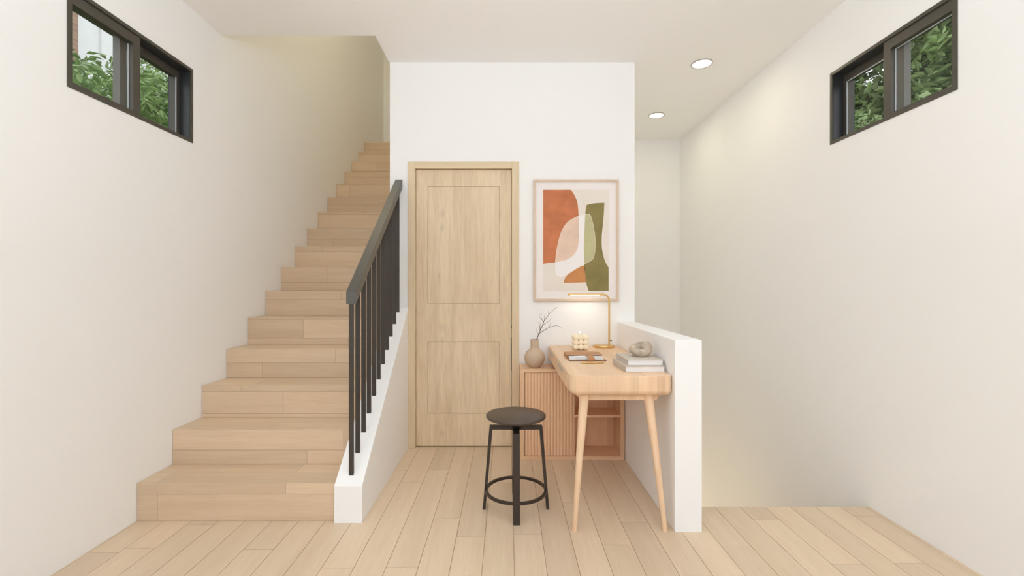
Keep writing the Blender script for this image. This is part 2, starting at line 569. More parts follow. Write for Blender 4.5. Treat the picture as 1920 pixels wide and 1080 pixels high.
# ceiling with the stair opening at the left
bm = NB()
bx(bm, XL, XR, YF, 2.949, ZC, ZC + 0.235)
bx(bm, BL - 0.005, XR, 2.949, YE, ZC, ZC + 0.235)
bmesh.ops.remove_doubles(bm, verts=bm.verts, dist=1e-5)
struct('ceiling', bm, M['ceil'])

# wall behind the viewer
bm = NB()
bx(bm, XL, XR, YF - 0.12, YF, 0, ZC)
struct('wall_front', bm, M['paint'])

# half wall beside the desk
bm = NB(); bx(bm, 0.798, 0.9275, 2.165, YB, -0.001, 0.914)
struct('wall_half', bm, M['paint'], bevel=0.003)

# sloping curb beside the stair
SL = 0.79
CY0, CZ0 = 2.245, 0.185
CX0, CX1 = -0.8545, -0.716


def curb_z(y): return CZ0 + SL * (y - CY0)


bm = NB()
prism(bm, [(CX0, CY0, 0), (CX0, YB, 0), (CX0, YB, curb_z(YB)), (CX0, CY0, CZ0)], (CX1 - CX0, 0, 0))
struct('wall_curb', bm, M['paint'], bevel=0.002)


# ------------------------------------------------------------------ high side windows
def side_window(name, xi, sgn, hole, closed_tone):
    """sgn -1: left wall (outside towards -x).  The sash nearer the viewer is the inner one."""
    y0, y1, z0, z1 = hole
    w = D.objects.new(name, None); C.objects.link(w); w['kind'] = 'structure'
    w.location = (xi, y0, z0)
    W, H = y1 - y0, z1 - z0

    def q(bm, e0, e1, a, b, c, d, mi=0):
        xs = sorted((sgn * e0, sgn * e1))
        bx(bm, xs[0], xs[1], a, b, c, d, mi)
    F = 0.018
    bm = NB()                                     # casing: thin face flush with the wall plus the deep box
    q(bm, -0.004, 0.13, 0, F, 0, H); q(bm, -0.004, 0.13, W - F, W, 0, H)
    q(bm, -0.004, 0.13, F, W - F, 0, F); q(bm, -0.004, 0.13, F, W - F, H - F, H)
    obj('window_frame', bm, M['black_frame'], w, bevel=0.001)
    bm = NB()                                     # dark liner of the deep reveal
    L = 0.003
    q(bm, 0.002, 0.128, W - F - L, W - F, F, H - F)
    q(bm, 0.002, 0.128, F, W - F - L, H - F - L, H - F)
    q(bm, 0.002, 0.128, F, W - F - L, F, F + L)
    obj('reveal_liner', bm, M['black_reveal'], w)
    mid0, mid1 = 0.346, 0.388
    # inner sash (near half)
    s1 = D.objects.new('inner_sash', None); C.objects.link(s1); s1.parent = w
    bm = NB(); e0, e1 = 0.004, 0.036
    q(bm, e0, e1, F, F + 0.014, F, H - F); q(bm, e0, e1, mid0, mid1, F, H - F)
    q(bm, e0, e1, F + 0.014, mid0, F, F + 0.012); q(bm, e0, e1, F + 0.014, mid0, H - F - 0.05, H - F)
    obj('sash_frame', bm, M['black_frame'], s1)
    bm = NB(); q(bm, 0.02, 0.024, F + 0.012, mid0 + 0.004, F + 0.01, H - F - 0.045)
    obj('glass_pane', bm, M['glass'], s1)
    bm = NB(); q(bm, 0.026, 0.030, mid0 - 0.004, mid0 - 0.0005, F + 0.012, H - F - 0.052)
    if sgn > 0: q(bm, 0.026, 0.030, F + 0.014, mid0 - 0.004, H - F - 0.056, H - F - 0.052)
    obj('window_seal', bm, M['gasket'], s1)
    # outer sash (far half)
    s2 = D.objects.new('outer_sash', None); C.objects.link(s2); s2.parent = w
    bm = NB(); e0, e1 = 0.062, 0.096
    far = W - F - 0.035
    q(bm, e0, e1, mid0 - 0.012, mid0 + 0.03, F, H - F, 1)
    q(bm, e0, e1, far, W - F - L, F, H - F)
    q(bm, e0, e1, mid0 + 0.03, far, F, F + 0.014); q(bm, e0, e1, mid0 + 0.03, far, H - F - 0.045, H - F)
    obj('sash_frame', bm, [M['black_frame'], M['greysash']], s2)
    bm = NB(); q(bm, 0.078, 0.082, mid0 + 0.02, far + 0.004, F + 0.01, H - F - 0.04)
    obj('glass_pane', bm, M['glass'], s2)
    bm = NB(); q(bm, e0 - 0.003, e0, far - 0.001, far + 0.004, F + 0.02, H - F - 0.05)
    if sgn > 0: q(bm, e0 + 0.004, e0 + 0.008, mid0 + 0.03, far, H - F - 0.050, H - F - 0.045)
    obj('window_seal', bm, M['gasket'], s2)
    return w


side_window('window_1', XL, -1, WIN['left'], 0)
side_window('window_2', XR, 1, WIN['right'], 0)

# ------------------------------------------------------------------ door
dr = D.objects.new('door_1', None); C.objects.link(dr); dr['kind'] = 'structure'
dr.location = (0, YB, 0)
bm = NB()
bx(bm, FX0, DX0 + 0.002, -0.013, 0.10, 0, FZ)
bx(bm, DX1 - 0.002, FX1, -0.013, 0.10, 0, FZ)
obj('door_jamb', bm, M['jamb'], dr, bevel=0.0015)
bm = NB(); bx(bm, DX0 + 0.002, DX1 - 0.002, -0.013, 0.10, DZ, FZ)
obj('door_head', bm, M['jamb_h'], dr, bevel=0.0015)


def door_leaf():
    bm = NB()
    x0, x1, z0, z1 = DX0 + 0.004, DX1 - 0.004, 0.008, DZ - 0.004
    ya, yb = 0.014, 0.054
    px0, px1 = -0.580, -0.054
    panels = ((0.244, 0.769), (1.044, 1.898))
    rec = 0.006
    # stiles, rails and recessed panels
    bx(bm, x0, px0, ya, yb, z0, z1); bx(bm, px1, x1, ya, yb, z0, z1)
    zs = [z0, panels[0][0], panels[0][1], panels[1][0], panels[1][1], z1]
    for i in range(0, 5, 2): bx(bm, px0, px1, ya, yb, zs[i], zs[i + 1])
    bmesh.ops.remove_doubles(bm, verts=bm.verts, dist=1e-5)
    g = 0.0022
    for a, b in panels:
        bx(bm, px0, px1, ya + 0.016, yb - 0.001, a, b)
        bx(bm, px0 + g, px1 - g, ya + rec, ya + 0.016, a + g, b - g)
    return bm


lf = obj('door_leaf', door_leaf(), M['door'], dr)
bm = NB()
bx(bm, DX1 - 0.007, DX1 - 0.0025, 0.009, 0.0145, 0.555, 0.80)
bx(bm, DX1 - 0.007, DX1 - 0.0025, 0.009, 0.0145, 0.868, 0.892)
o = obj('edge_pull', bm, M['black_reveal'], dr); o['label'] = 'thin dark edge pull'
bm = NB(); bx(bm, DX0 + 0.002, DX1 - 0.002, 0.02, 0.10, 0.0005, 0.0065)
obj('door_threshold', bm, M['seam'], dr)
bm = NB(); bx(bm, FX0 + 0.01, FX1 - 0.01, 0.101, 0.115, 0, DZ)
obj('door_backing', bm, M['seam'], dr)

# ------------------------------------------------------------------ staircase going up
NS, RH, TD, Y1 = 16, 0.1895, 0.2412, 2.269
JX = {0: -1.745, 1: -1.106, 2: -0.903, 3: -1.355, 4: -1.61, 5: -1.13, 6: -1.45, 7: -0.95, 8: -1.27, 9: -1.47}
up = thing('staircase', 'oak plank covered staircase climbing to the left of the white curb', 'staircase', (0, Y1, 0))
rnd2 = random.Random(3)
toneR = {}


def row_boards(row):
    if row not in toneR:
        toneR[row] = [(rnd2.random(), rnd2.random(), rnd2.random()) for _ in range(3)]
    j = JX.get(row)
    if j is None:
        j = -1.80 + 1.0 * ((row * 0.381) % 1.0); JX[row] = j
    return j, toneR[row]


def step(k):
    bm = NB(); lay = bm.loops.layers.float_color.new('tone')
    ya = (k - 1) * TD; yb = k * TD
    xa, xb = XL + 0.001, CX0 - 0.0005
    if Y1 + ya > YB: xb = BL - 0.0005
    zb, zt = (k - 1) * RH, k * RH
    if k == NS: yb = YU - Y1 - 0.001
    bx(bm, xa, xb, ya + 0.0012, yb + (0.0 if k == NS else 0.0), max(0.0, zb - (0.12 if k > 1 else 0)), zt - 0.0012, 1)
    # riser boards
    rows = PW
    r = math.floor(zb / rows)
    while r * rows < zt:
        a, b = max(zb, r * rows), min(zt, (r + 1) * rows)
        j, tn = row_boards(r)
        xs = [xa] + ([j] if xa + 0.01 < j < xb - 0.01 else []) + [xb]
        for i in range(len(xs) - 1):
            ga = 0.0
            plank_face(bm, lay, [(xs[i], ya, a), (xs[i + 1], ya, a), (xs[i + 1], ya, b), (xs[i], ya, b)], (0, -1, 0), tn[i],
                       gap=0.0009)
        r += 1
    # tread boards
    off = 2.393 - Y1
    r = math.floor((ya - off) / PW)
    while off + r * PW < yb:
        a, b = max(ya, off + r * PW), min(yb, off + (r + 1) * PW)
        if b - a > 0.006:
            j, tn = row_boards(r + 100)
            if r in (-1,): j = -1.755
            if r == 0: j = -1.118
            xs = [xa] + ([j] if xa + 0.01 < j < xb - 0.01 else []) + [xb]
            for i in range(len(xs) - 1):
                plank_face(bm, lay, [(xs[i], a, zt), (xs[i + 1], a, zt), (xs[i + 1], b, zt), (xs[i], b, zt)], (0, 0, 1), tn[i],
                           gap=0.0008)
        r += 1
    return obj('step', bm, [M['stair'], M['seam']], up)


for k in range(1, NS + 1):
    step(k)

# ------------------------------------------------------------------ staircase going down at the right (hidden edge)
dn = D.objects.new('floor_lower_stairs', None); C.objects.link(dn); dn.location = (0, YS, 0); dn['kind'] = 'structure'
for k in range(1, 12):
    bm = NB(); lay = bm.loops.layers.float_color.new('tone')
    ya, yb, zt = (k - 1) * 0.24, k * 0.24, -k * RH
    bx(bm, 0.926, XR - 0.001, ya, yb, zt - 0.25, zt - 0.0012, 1)
    t = (rnd2.random(), rnd2.random(), rnd2.random())
    plank_face(bm, lay, [(0.926, ya, zt), (XR - 0.001, ya, zt), (XR - 0.001, yb, zt), (0.926, yb, zt)], (0, 0, 1), t)
    obj('step', bm, [M['stair'], M['seam']], dn)
bm = NB(); bx(bm, 0.9246, XR, YS, YE, -2.7, -2.6)
struct('floor_lower', bm, M['seam'])

# ------------------------------------------------------------------ stair railing
rl = thing('stair_railing', 'dark metal handrail with square balusters standing on the white curb', 'railing', (-0.785, 2.287, 0))
rsl = 0.793
bm = NB()
hz = 1.143; hv = 0.062
Lr = YB - 0.001 - 2.287
prism(bm, [(-0.025, 0, hz - hv), (-0.025, Lr, hz - hv + rsl * Lr), (-0.025, Lr, hz + rsl * Lr), (-0.025, 0, hz)], (0.05, 0, 0))
obj('handrail', bm, M['rail'], rl, bevel=0.001)
for i in range(11):
    bm = NB()
    yc = 0.002 + 0.0125 + i * 0.0968
    if i == 0: yc = 0.0135
    ya, yb = yc - 0.0125, yc - 0.0035
    w = 0.0119
    za, zb = curb_z(2.287 + ya), curb_z(2.287 + yb)
    ta, tb = hz - hv + rsl * ya + 0.004, hz - hv + rsl * yb + 0.004
    v = [bm.verts.new(p) for p in ((-w, ya, za), (w, ya, za), (w, yb, zb), (-w, yb, zb), (-w, ya, ta), (w, ya, ta), (w, yb, tb), (-w, yb, tb))]
    for idx in ((3, 2, 1, 0), (4, 5, 6, 7), (0, 1, 5, 4), (1, 2, 6, 5), (2, 3, 7, 6), (3, 0, 4, 7)):
        bm.faces.new([v[k] for k in idx])
    obj('baluster', bm, M['baluster'], rl)

# ------------------------------------------------------------------ downlights
for (x, y, lb) in ((1.419, 3.316, 'round recessed ceiling downlight, the larger one nearer the right window'),
                   (1.418, 4.318, 'round recessed ceiling downlight, the smaller one farther down the passage')):
    t = thing('ceiling_downlight', lb, 'ceiling light', (x, y, ZC), group='downlights over the right passage')
    bm = NB(); lathe(bm, [(0.064, -0.0005), (0.066, -0.006), (0.070, -0.007), (0.072, -0.005), (0.072, 0.0)])
    obj('trim_ring', bm, M['lightrim'], t, smooth=True)
    bm = NB(); lathe(bm, [(0, -0.004), (0.0655, -0.004), (0.0655, 0.0)])
    obj('diffuser', bm, M['downled'], t)
    l = D.lights.new('downlight_beam', 'AREA'); l.energy = 1.8; l.color = (1.0, 0.92, 0.65)
    l.shape = 'DISK'; l.size = 0.13
    lo = D.objects.new('downlight_beam', l); lo.location = (x, y, ZC - 0.02); C.objects.link(lo)

# ------------------------------------------------------------------ framed picture
pc = thing('framed_picture', 'abstract print of rust, olive and white shapes in a thin beech frame', 'picture', (0.497, YB, 1.064))
PWd, PHt = 0.614, 0.877
bm = NB(); f = 0.0165; hwid = PWd / 2
bx(bm, -hwid, -hwid + f, -0.026, -0.0005, 0, PHt); bx(bm, hwid - f, hwid, -0.026, -0.0005, 0, PHt)
bx(bm, -hwid + f, hwid - f, -0.026, -0.0005, 0, f); bx(bm, -hwid + f, hwid - f, -0.026, -0.0005, PHt - f, PHt)
obj('frame', bm, M['artframe'], pc, bevel=0.0012)
bm = NB(); bx(bm, -hwid + f, hwid - f, -0.012, -0.0005, f, PHt - f)
obj('mount', bm, M['mat'], pc)
# the print: its design on a 512 x 791 grid
pu, pv = 0.474 / 512, 0.732 / 791
ox, oz = -hwid + 0.0695, PHt - 0.072


def dp(x, y, d): return (ox + (x - 160) * pu, d, oz - (y - 147) * pv)


def sheet(name, pts, d, m, parent, sharp=(), n=6, grow=0, smooth=True):
    P = [Vector((x, y, 0)) for x, y in pts]
    if smooth: P = smooth_poly(P, n, sharp=sharp)
    if grow:
        Q = []
        m_ = len(P)
        area_ = sum(P[i].x * P[(i + 1) % m_].y - P[(i + 1) % m_].x * P[i].y for i in range(m_))
        s_ = 1 if area_ > 0 else -1
        for i in range(m_):
            t_ = (P[(i + 1) % m_] - P[i - 1]).normalized()
            Q.append(P[i] + Vector((t_.y, -t_.x, 0)) * grow * s_)
        P = Q
    bm = NB()
    prism(bm, [dp(p.x, p.y, d) for p in P], (0, 0.0006, 0))
    return obj(name, bm, m, parent)


pr = sheet('art_print', [(160, 147), (672, 147), (672, 938), (160, 938)], -0.0135, M['print'], pc, smooth=False)
RUST = [(160, 149), (376, 149), (402, 185), (425, 240), (434, 300), (438, 400), (439, 500), (436, 560), (425, 610), (400, 655), (350, 690), (300, 706), (256, 716), (205, 720), (160, 727)]
OLIVE = [(505, 265), (560, 254), (638, 250), (635, 320), (626, 420), (618, 510), (618, 590), (628, 655), (645, 710), (671, 755), (671, 937), (515, 937), (497, 880), (487, 800), (480, 720), (478, 600), (482, 480), (486, 380), (491, 310), (497, 278)]
OCH = [(462, 741), (485, 750), (487, 800), (494, 871), (320, 877), (330, 838), (350, 812), (400, 778)]
OVER = [(515, 340), (450, 350), (400, 372), (350, 405), (312, 460), (287, 530), (269, 610), (259, 680), (255, 745), (260, 805), (285, 826), (325, 820), (360, 795), (410, 768), (460, 740), (495, 720), (545, 690), (561, 640), (566, 570), (562, 500), (550, 430), (535, 370)]
sheet('cream_edge', RUST, -0.0140, M['cream'], pr, sharp=(0, 1, 14), grow=3.5)
sheet('cream_edge', OLIVE, -0.0140, M['cream'], pr, sharp=(2, 9, 10, 11), grow=3.5)
sheet('cream_edge', OCH, -0.0140, M['cream'], pr, sharp=(0, 3, 4), grow=3.5)
sheet('rust_shape', RUST, -0.0145, M['rust'], pr, sharp=(0, 1, 14))
sheet('olive_shape', OLIVE, -0.0145, M['olive'], pr, sharp=(2, 9, 10, 11))
sheet('orange_shape', OCH, -0.0145, M['ochre'], pr, sharp=(0, 3, 4))
sheet('cream_edge', OVER, -0.0149, M['cream'], pr, grow=2.5)
sheet('white_wash_shape', OVER, -0.0153, M['overlay'], pr)
PEACH = [(438, 354), (400, 372), (350, 405), (312, 460), (287, 530), (269, 610), (259, 680), (257, 714), (300, 706), (350, 690), (400, 655), (425, 610), (436, 560), (439, 500), (439, 400)]
POLIVE = [(487, 344), (515, 340), (535, 370), (550, 430), (562, 500), (566, 570), (561, 640), (545, 690), (495, 720), (481, 727), (478, 600), (482, 480), (486, 380)]
sheet('peach_shape', PEACH, -0.0157, M['peach'], pr, sharp=(0, 7))
sheet('pale_olive_shape', POLIVE, -0.0157, M['pale_olive'], pr, sharp=(0, 9))


# ------------------------------------------------------------------ desk
def rrect(x0, x1, y0, y1, r, n=8, rs=None):
    rs = rs or (r, r, r, r)
    pts = []
    for (cx, cy, a0, rr) in ((x0 + rs[0], y0 + rs[0], 180, rs[0]), (x1 - rs[1], y0 + rs[1], 270, rs[1]), (x1 - rs[2], y1 - rs[2], 0, rs[2]), (x0 + rs[3], y1 - rs[3], 90, rs[3])):
        for i in range(n + 1):
            a = R(a0 + 90 * i / n)
            pts.append((cx + rr * math.cos(a), cy + rr * math.sin(a)))
    return pts


def soft_block(bm, x0, x1, y0, y1, z0, z1, rc, rb, rt, pick, rcs=None):
    """block with plan corner radii rcs, bottom edge radius rb, top edge radius rt"""
    levels = []
    nb = 8
    for i in range(nb + 1):
        a = R(90 * i / nb)
        levels.append((z0 + rb * (1 - math.cos(a)), rb * (1 - math.sin(a))))
    nt_ = 4
    for i in range(nt_ + 1):
        a = R(90 * i / nt_)
        levels.append((z1 - rt * (1 - math.sin(a)), rt * (1 - math.cos(a))))
    rings = []
    for z, ins in levels:
        rs = [max(q - ins, 0.004) for q in (rcs or (rc,) * 4)]
        rings.append([bm.verts.new((x, y, z)) for x, y in rrect(x0 + ins, x1 - ins, y0 + ins, y1 - ins, 0, rs=rs)])
    n = len(rings[0])
    fs = [bm.faces.new(rings[0][::-1]), bm.faces.new(rings[-1])]
    for a, b in zip(rings, rings[1:]):
        for i in range(n):
            fs.append(bm.faces.new((a[i], a[(i + 1) % n], b[(i + 1) % n], b[i])))
    for f in fs:
        f.normal_update(); f.material_index = pick(f.normal)


dk = thing('writing_desk', 'light ash desk with rounded corners standing against the white half wall', 'desk', (0.545, 2.18, 0))
KX0, KX1, KL = -0.245, 0.249, 1.115
KZ0, KZ1 = 0.643, 0.743
bm = NB()
soft_block(bm, KX0, KX1, 0, KL, KZ0, KZ1, 0.05, 0.030, 0.004,
           lambda n: 1 if (abs(n.y) > 0.45 and abs(n.z) < 0.8) else 0, rcs=(0.055, 0.03, 0.01, 0.01))
obj('desk_top', bm, [M['desk_y'], M['desk_z']], dk, smooth=True, sharp=30)
# drawers on the long side, with half-moon finger pulls
for a, b in ((0.10, 0.595), (0.60, 1.09)):
    bm = NB(); bx(bm, KX0 - 0.0035, KX0 + 0.004, a, b, KZ0 + 0.018, KZ1 - 0.008)
    d = obj('drawer', bm, M['desk_y'], dk, bevel=0.0015)
    c = (a + b) / 2 + 0.0
    bm = NB()
    pts = [(KX0 - 0.0042, c + 0.12 * math.cos(R(t)), KZ1 - 0.012 - 0.026 * math.sin(R(t))) for t in range(0, 181, 12)]
    prism(bm, pts, (0.004, 0, 0))
    o = obj('finger_pull', bm, M['greypull'] if 'greypull' in M else M['pages'], d)
    o['label'] = 'pale grey half-moon finger pull'
# rails below the body
bm = NB()
bx(bm, -0.19, 0.19, 0.05, 0.072, 0.6125, KZ0 + 0.004)
prism(bm, [(-0.215, 0.052, KZ0 + 0.002), (-0.185, 0.052, KZ0 + 0.002), (-0.165, 0.052, 0.6125), (-0.190, 0.052, 0.622), (-0.205, 0.052, 0.634)], (0, 0.018, 0))
prism(bm, [(0.215, 0.052, KZ0 + 0.002), (0.185, 0.052, KZ0 + 0.002), (0.165, 0.052, 0.6125), (0.190, 0.052, 0.622), (0.205, 0.052, 0.634)], (0, 0.018, 0))
bx(bm, -0.17, -0.15, 0.072, 1.08, 0.6125, KZ0 + 0.004)
bx(bm, 0.15, 0.17, 0.072, 1.08, 0.6125, KZ0 + 0.004)
bx(bm, -0.15, 0.15, 1.06, 1.08, 0.6125, KZ0 + 0.004)
obj('under_frame', bm, M['desk_z'], dk, bevel=0.001)
for s, xb, xt in ((-1, -0.2235, -0.168), (1, 0.2105, 0.150)):
    bm = NB()
    tube(bm, [(xb, -0.001, 0.0), (xb, -0.001, 0.001), (xb + (xt - xb) * 0.55, 0.030, 0.355), (xt, 0.056, 0.615), (xt + (xt - xb) * 0.05, 0.058, 0.648)],
         [0.0115, 0.0115, 0.0175, 0.0235, 0.0245], n=20)
    obj('leg', bm, M['desk_leg'], dk, smooth=True, sharp=50)

# ------------------------------------------------------------------ low cabinet under the back end of the desk
cb = thing('low_cabinet', 'low oak cabinet with slatted door and open shelf under the desk end', 'cabinet', (0.4405, 3.07, 0))
w0, w1, dpz, ht = -0.3525, 0.3525, 0.2195, 0.611
T = 0.022
bm = NB()
# carcass drawn as a rounded outline ring, extruded in depth


def ring_block(bm, x0, x1, z0, z1, t, ya, yb, r):
    out = [(x, z) for x, z in rrect(x0, x1, z0, z1, 0, n=6, rs=(r, r, 0.006, 0.006))]
    inn = [(x, z) for x, z in rrect(x0 + t + 0.006, x1 - t - 0.006, z0 + t, z1 - t, 0, n=6, rs=(max(r - t, 0.002),) * 2 + (0.002, 0.002))]
    A = [bm.verts.new((x, ya, z)) for x, z in out]; B = [bm.verts.new((x, ya, z)) for x, z in inn]
    A2 = [bm.verts.new((x, yb, z)) for x, z in out]; B2 = [bm.verts.new((x, yb, z)) for x, z in inn]
    n = len(A)
    for i in range(n):
        j = (i + 1) % n
        bm.faces.new((A[i], A[j], B[j], B[i])); bm.faces.new((A2[j], A2[i], B2[i], B2[j]))
        bm.faces.new((A[j], A[i], A2[i], A2[j])); bm.faces.new((B[i], B[j], B2[j], B2[i]))


ring_block(bm, w0, w1, 0.0, ht, T, 0, dpz, 0.012)
for f_ in bm.faces:
    f_.normal_update(); c_ = f_.calc_center_median()
    f_.material_index = 1 if (abs(f_.normal.x) > 0.6 or (abs(c_.x) > w1 - T - 0.008 and 0.03 < c_.z < 0.58)) else 0
obj('carcass', bm, [M['cab_x'], M['cab_z']], cb, smooth=True)
bm = NB(); bx(bm, w0 + T, w1 - T, dpz - 0.012, dpz - 0.002, T, ht - T)
obj('back_panel', bm, M['cab_z'], cb)
bm = NB(); bx(bm, 0.002, 0.016, 0.012, dpz - 0.012, T, ht - T)
obj('divider', bm, M['cab_z'], cb)
bm = NB(); bx(bm, 0.016, w1 - T - 0.006, 0.010, dpz - 0.012, 0.283, 0.299)
obj('shelf', bm, M['cab_x'], cb)
# slatted tambour door
bm = NB()
x0, x1 = w0 + T + 0.009, 0.002
nsl = 15
prof = []
pw_ = (x1 - x0) / nsl
for i in range(nsl):
    a = x0 + i * pw_
    prof += [(a + 0.0012, 0.014), (a + 0.0030, 0.0065), (a + pw_ * 0.4, 0.004), (a + pw_ * 0.6, 0.004), (a + pw_ - 0.0030, 0.0065), (a + pw_ - 0.0012, 0.014)]
prof += [(x1, 0.014), (x1, 0.022), (x0, 0.022), (x0, 0.014)]
prism(bm, [(x, y, T + 0.003) for x, y in prof], (0, 0, ht - 2 * T - 0.006))
obj('slatted_door', bm, M['cab_door'], cb)

# ------------------------------------------------------------------ stool
st = thing('bar_stool', 'low black stool with round swivel seat and ring footrest in front of the desk', 'stool', (0.046, 2.40, 0))
bm = NB(); lathe(bm, [(0, 0.480), (0.150, 0.480), (0.1555, 0.4825), (0.1575, 0.487), (0.1575, 0.491), (0.156, 0.4945), (0.153, 0.496), (0, 0.496)], n=72)
obj('seat', bm, M['stool_seat'], st, smooth=True, sharp=50)
bm = NB(); lathe(bm, [(0, 0.40), (0.0165, 0.40), (0.0165, 0.478), (0.045, 0.479), (0.045, 0.4805), (0, 0.4805)], n=28)
obj('spindle', bm, M['spindle'], st, smooth=True)
bm = NB(); lathe(bm, [(0, 0.416), (0.026, 0.416), (0.026, 0.440), (0, 0.440)], n=28)
obj('hub', bm, M['stool'], st, smooth=True)
for k in range(4):
    a = R(90 * k)
    bm = NB()
    w, t = 0.034, 0.0145
    # side profile in (r, z), extruded across the width
    zt = 0.436
    pts = [(0.015, zt), (0.137, zt), (0.137 + t * 0.15, zt - 0.002), (0.1745, 0.0), (0.160, 0.0), (0.1235, zt - 0.0175), (0.015, zt - 0.0175)]
    prism(bm, [(r, -w / 2, z) for r, z in pts], (0, w, 0))
    bmesh.ops.rotate(bm, verts=bm.verts, cent=(0, 0, 0), matrix=Matrix.Rotation(a, 3, 'Z'))
    obj('leg', bm, M['stool'], st, bevel=0.001)
bm = NB()
ri, ro, zc_, hh_ = 0.149, 0.163, 0.098, 0.007
lathe(bm, [(ri, zc_ - hh_), (ro, zc_ - hh_), (ro, zc_ + hh_), (ri, zc_ + hh_), (ri, zc_ - hh_)], n=72)
bmesh.ops.remove_doubles(bm, verts=bm.verts, dist=1e-6)
obj('footrest_ring', bm, M['stool'], st, smooth=True, sharp=40, bevel=0.0015)

# ------------------------------------------------------------------ vase and twig
CT = 0.611
vx, vy = 0.190, 3.152
vs = thing('vase', 'matt sand coloured round vase with narrow neck on the low cabinet', 'vase', (vx, vy, CT))
bm = NB()
prof = [(0, 0), (0.034, 0), (0.040, 0.002)]
for i in range(1, 15):
    a = R(-62 + i * 128 / 15)
    prof.append((0.071 * math.cos(a), 0.066 + 0.069 * math.sin(a) * 1.0))
prof += [(0.0300, 0.136), (0.0285, 0.142), (0.0285, 0.190), (0.0282, 0.192), (0.0262, 0.192), (0.0258, 0.190), (0.0258, 0.140), (0.03, 0.128), (0, 0.10)]
lathe(bm, prof, n=56)
obj('vase_body', bm, M['vase'], vs, smooth=True, sharp=60)
tw = thing('dry_twig', 'bare dark branching twig standing in the sand coloured vase', 'twig', (vx, vy, CT + 0.11))
kx = 1 / 8.31 / 270.6
bm = NB()


def TP(x, y, d=0.0): return ((x - 267) * kx, d, (0.082 + (553 - y) * kx))


br = [([(262, 690), (285, 600), (303, 550), (330, 470), (345, 430), (375, 370), (398, 320), (410, 270), (430, 240), (460, 210), (485, 170), (510, 140), (545, 108), (580, 78), (610, 58), (632, 50)], 0.0022, 0.0004, 0.00),
      ([(333, 468), (370, 440), (420, 408), (455, 388), (490, 368), (530, 352), (580, 338), (620, 339), (650, 348), (675, 362), (690, 376), (706, 382)], 0.0015, 0.0003, -0.02),
      ([(326, 476), (312, 450), (302, 415), (294, 384)], 0.0010, 0.0003, 0.012),
      ([(352, 405), (343, 360), (336, 320), (338, 290), (334, 258)], 0.0011, 0.0003, -0.012),
      ([(356, 392), (352, 350), (360, 318), (350, 290)], 0.0009, 0.0003, 0.01),
      ([(406, 280), (385, 250), (368, 215), (366, 190), (380, 160), (378, 140)], 0.0010, 0.0003, 0.018),
      ([(416, 262), (422, 230), (415, 205), (420, 182), (430, 150)], 0.0009, 0.0003, -0.015),
      ([(400, 330), (430, 305), (465, 280), (490, 265), (510, 240), (530, 212)], 0.0011, 0.0003, -0.025),
      ([(493, 366), (504, 335), (512, 315), (520, 290)], 0.0008, 0.0003, 0.01),
      ([(488, 168), (480, 145), (484, 120), (490, 98)], 0.0008, 0.0003, 0.012),
      ([(385, 250), (350, 220), (345, 190), (347, 150)], 0.0006, 0.0002, 0.02)]
for pts, r0, r1, dd in br:
    n = len(pts)
    tube(bm, [TP(x, y, dd * i / (n - 1)) for i, (x, y) in enumerate(pts)], [1.45 * (r0 + (r1 - r0) * i / (n - 1)) for i in range(n)], n=6)
o = obj('branch', bm, M['twig'], tw, smooth=True)

# ------------------------------------------------------------------ candle
DT = KZ1
cd = thing('bubble_candle', 'small ivory bubble cube candle on the desk beside the brass lamp', 'candle', (0.4945, 3.085, DT))
bm = NB()
cr, sp = 0.0195, 0.0335
for i in (-1, 0, 1):
    for j in (-1, 0, 1):
        for k in (0, 1, 2):
            bmesh.ops.create_icosphere(bm, subdivisions=3, radius=cr, matrix=Matrix.Translation((i * sp, j * sp, cr + k * sp * 0.92)))
ob = obj('wax_body', bm, M['wax'], cd, smooth=True, sharp=180)
md = ob.modifiers.new('remesh', 'REMESH'); md.mode = 'VOXEL'; md.voxel_size = 0.0022; md.use_smooth_shade = True
md = ob.modifiers.new('smooth', 'SMOOTH'); md.iterations = 9
bm = NB(); tube(bm, [(0, 0, 0.092), (0, 0, 0.108), (0.001, 0, 0.112)], 0.0009, n=6)
obj('wick', bm, M['spindle'], cd)
bm = NB(); lathe(bm, [(0, 0.106), (0.0025, 0.109), (0.0035, 0.113), (0.0022, 0.119), (0, 0.125)], n=12)
obj('flame', bm, M['flame'], cd, smooth=True)

# ------------------------------------------------------------------ desk lamp
lp = thing('desk_lamp', 'slim brass desk lamp with horizontal light bar and round base', 'lamp', (0.680, 3.20, DT))
bm = NB(); lathe(bm, [(0, 0), (0.073, 0), (0.0745, 0.002), (0.0745, 0.012), (0.073, 0.0145), (0, 0.0145)], n=56)
obj('base', bm, M['brass'], lp, smooth=True, sharp=50)
bm = NB()
sx, zt, rb = 0.0375, 0.371, 0.045
pts = [(sx, 0, 0.012), (sx, 0, zt - rb)]
for i in range(1, 9):
    a = R(90 * i / 8)
    pts.append((sx - rb + rb * math.cos(a), 0, zt - rb + rb * math.sin(a)))
pts += [(sx - rb - 0.015, 0, zt)]
tube(bm, pts, 0.0066, n=16)
obj('pole', bm, M['brass'], lp, smooth=True, sharp=60)
bm = NB()
bx(bm, -0.248, -0.02, -0.008, 0.008, zt - 0.0015, zt + 0.0065)
bx(bm, -0.250, -0.238, -0.009, 0.009, zt - 0.012, zt + 0.0065)
bx(bm, -0.028, -0.012, -0.009, 0.009, zt - 0.010, zt + 0.0065)
obj('lamp_head', bm, M['brass'], lp, bevel=0.0015)
bm = NB(); bx(bm, -0.238, -0.028, -0.0065, 0.0065, zt - 0.008, zt - 0.0016)
obj('light_bar', bm, M['lampled'], lp)
bm = NB()
tube(bm, [(sx + 0.004, 0, 0.046), (sx + 0.012, 0, 0.046)], 0.003, n=10)
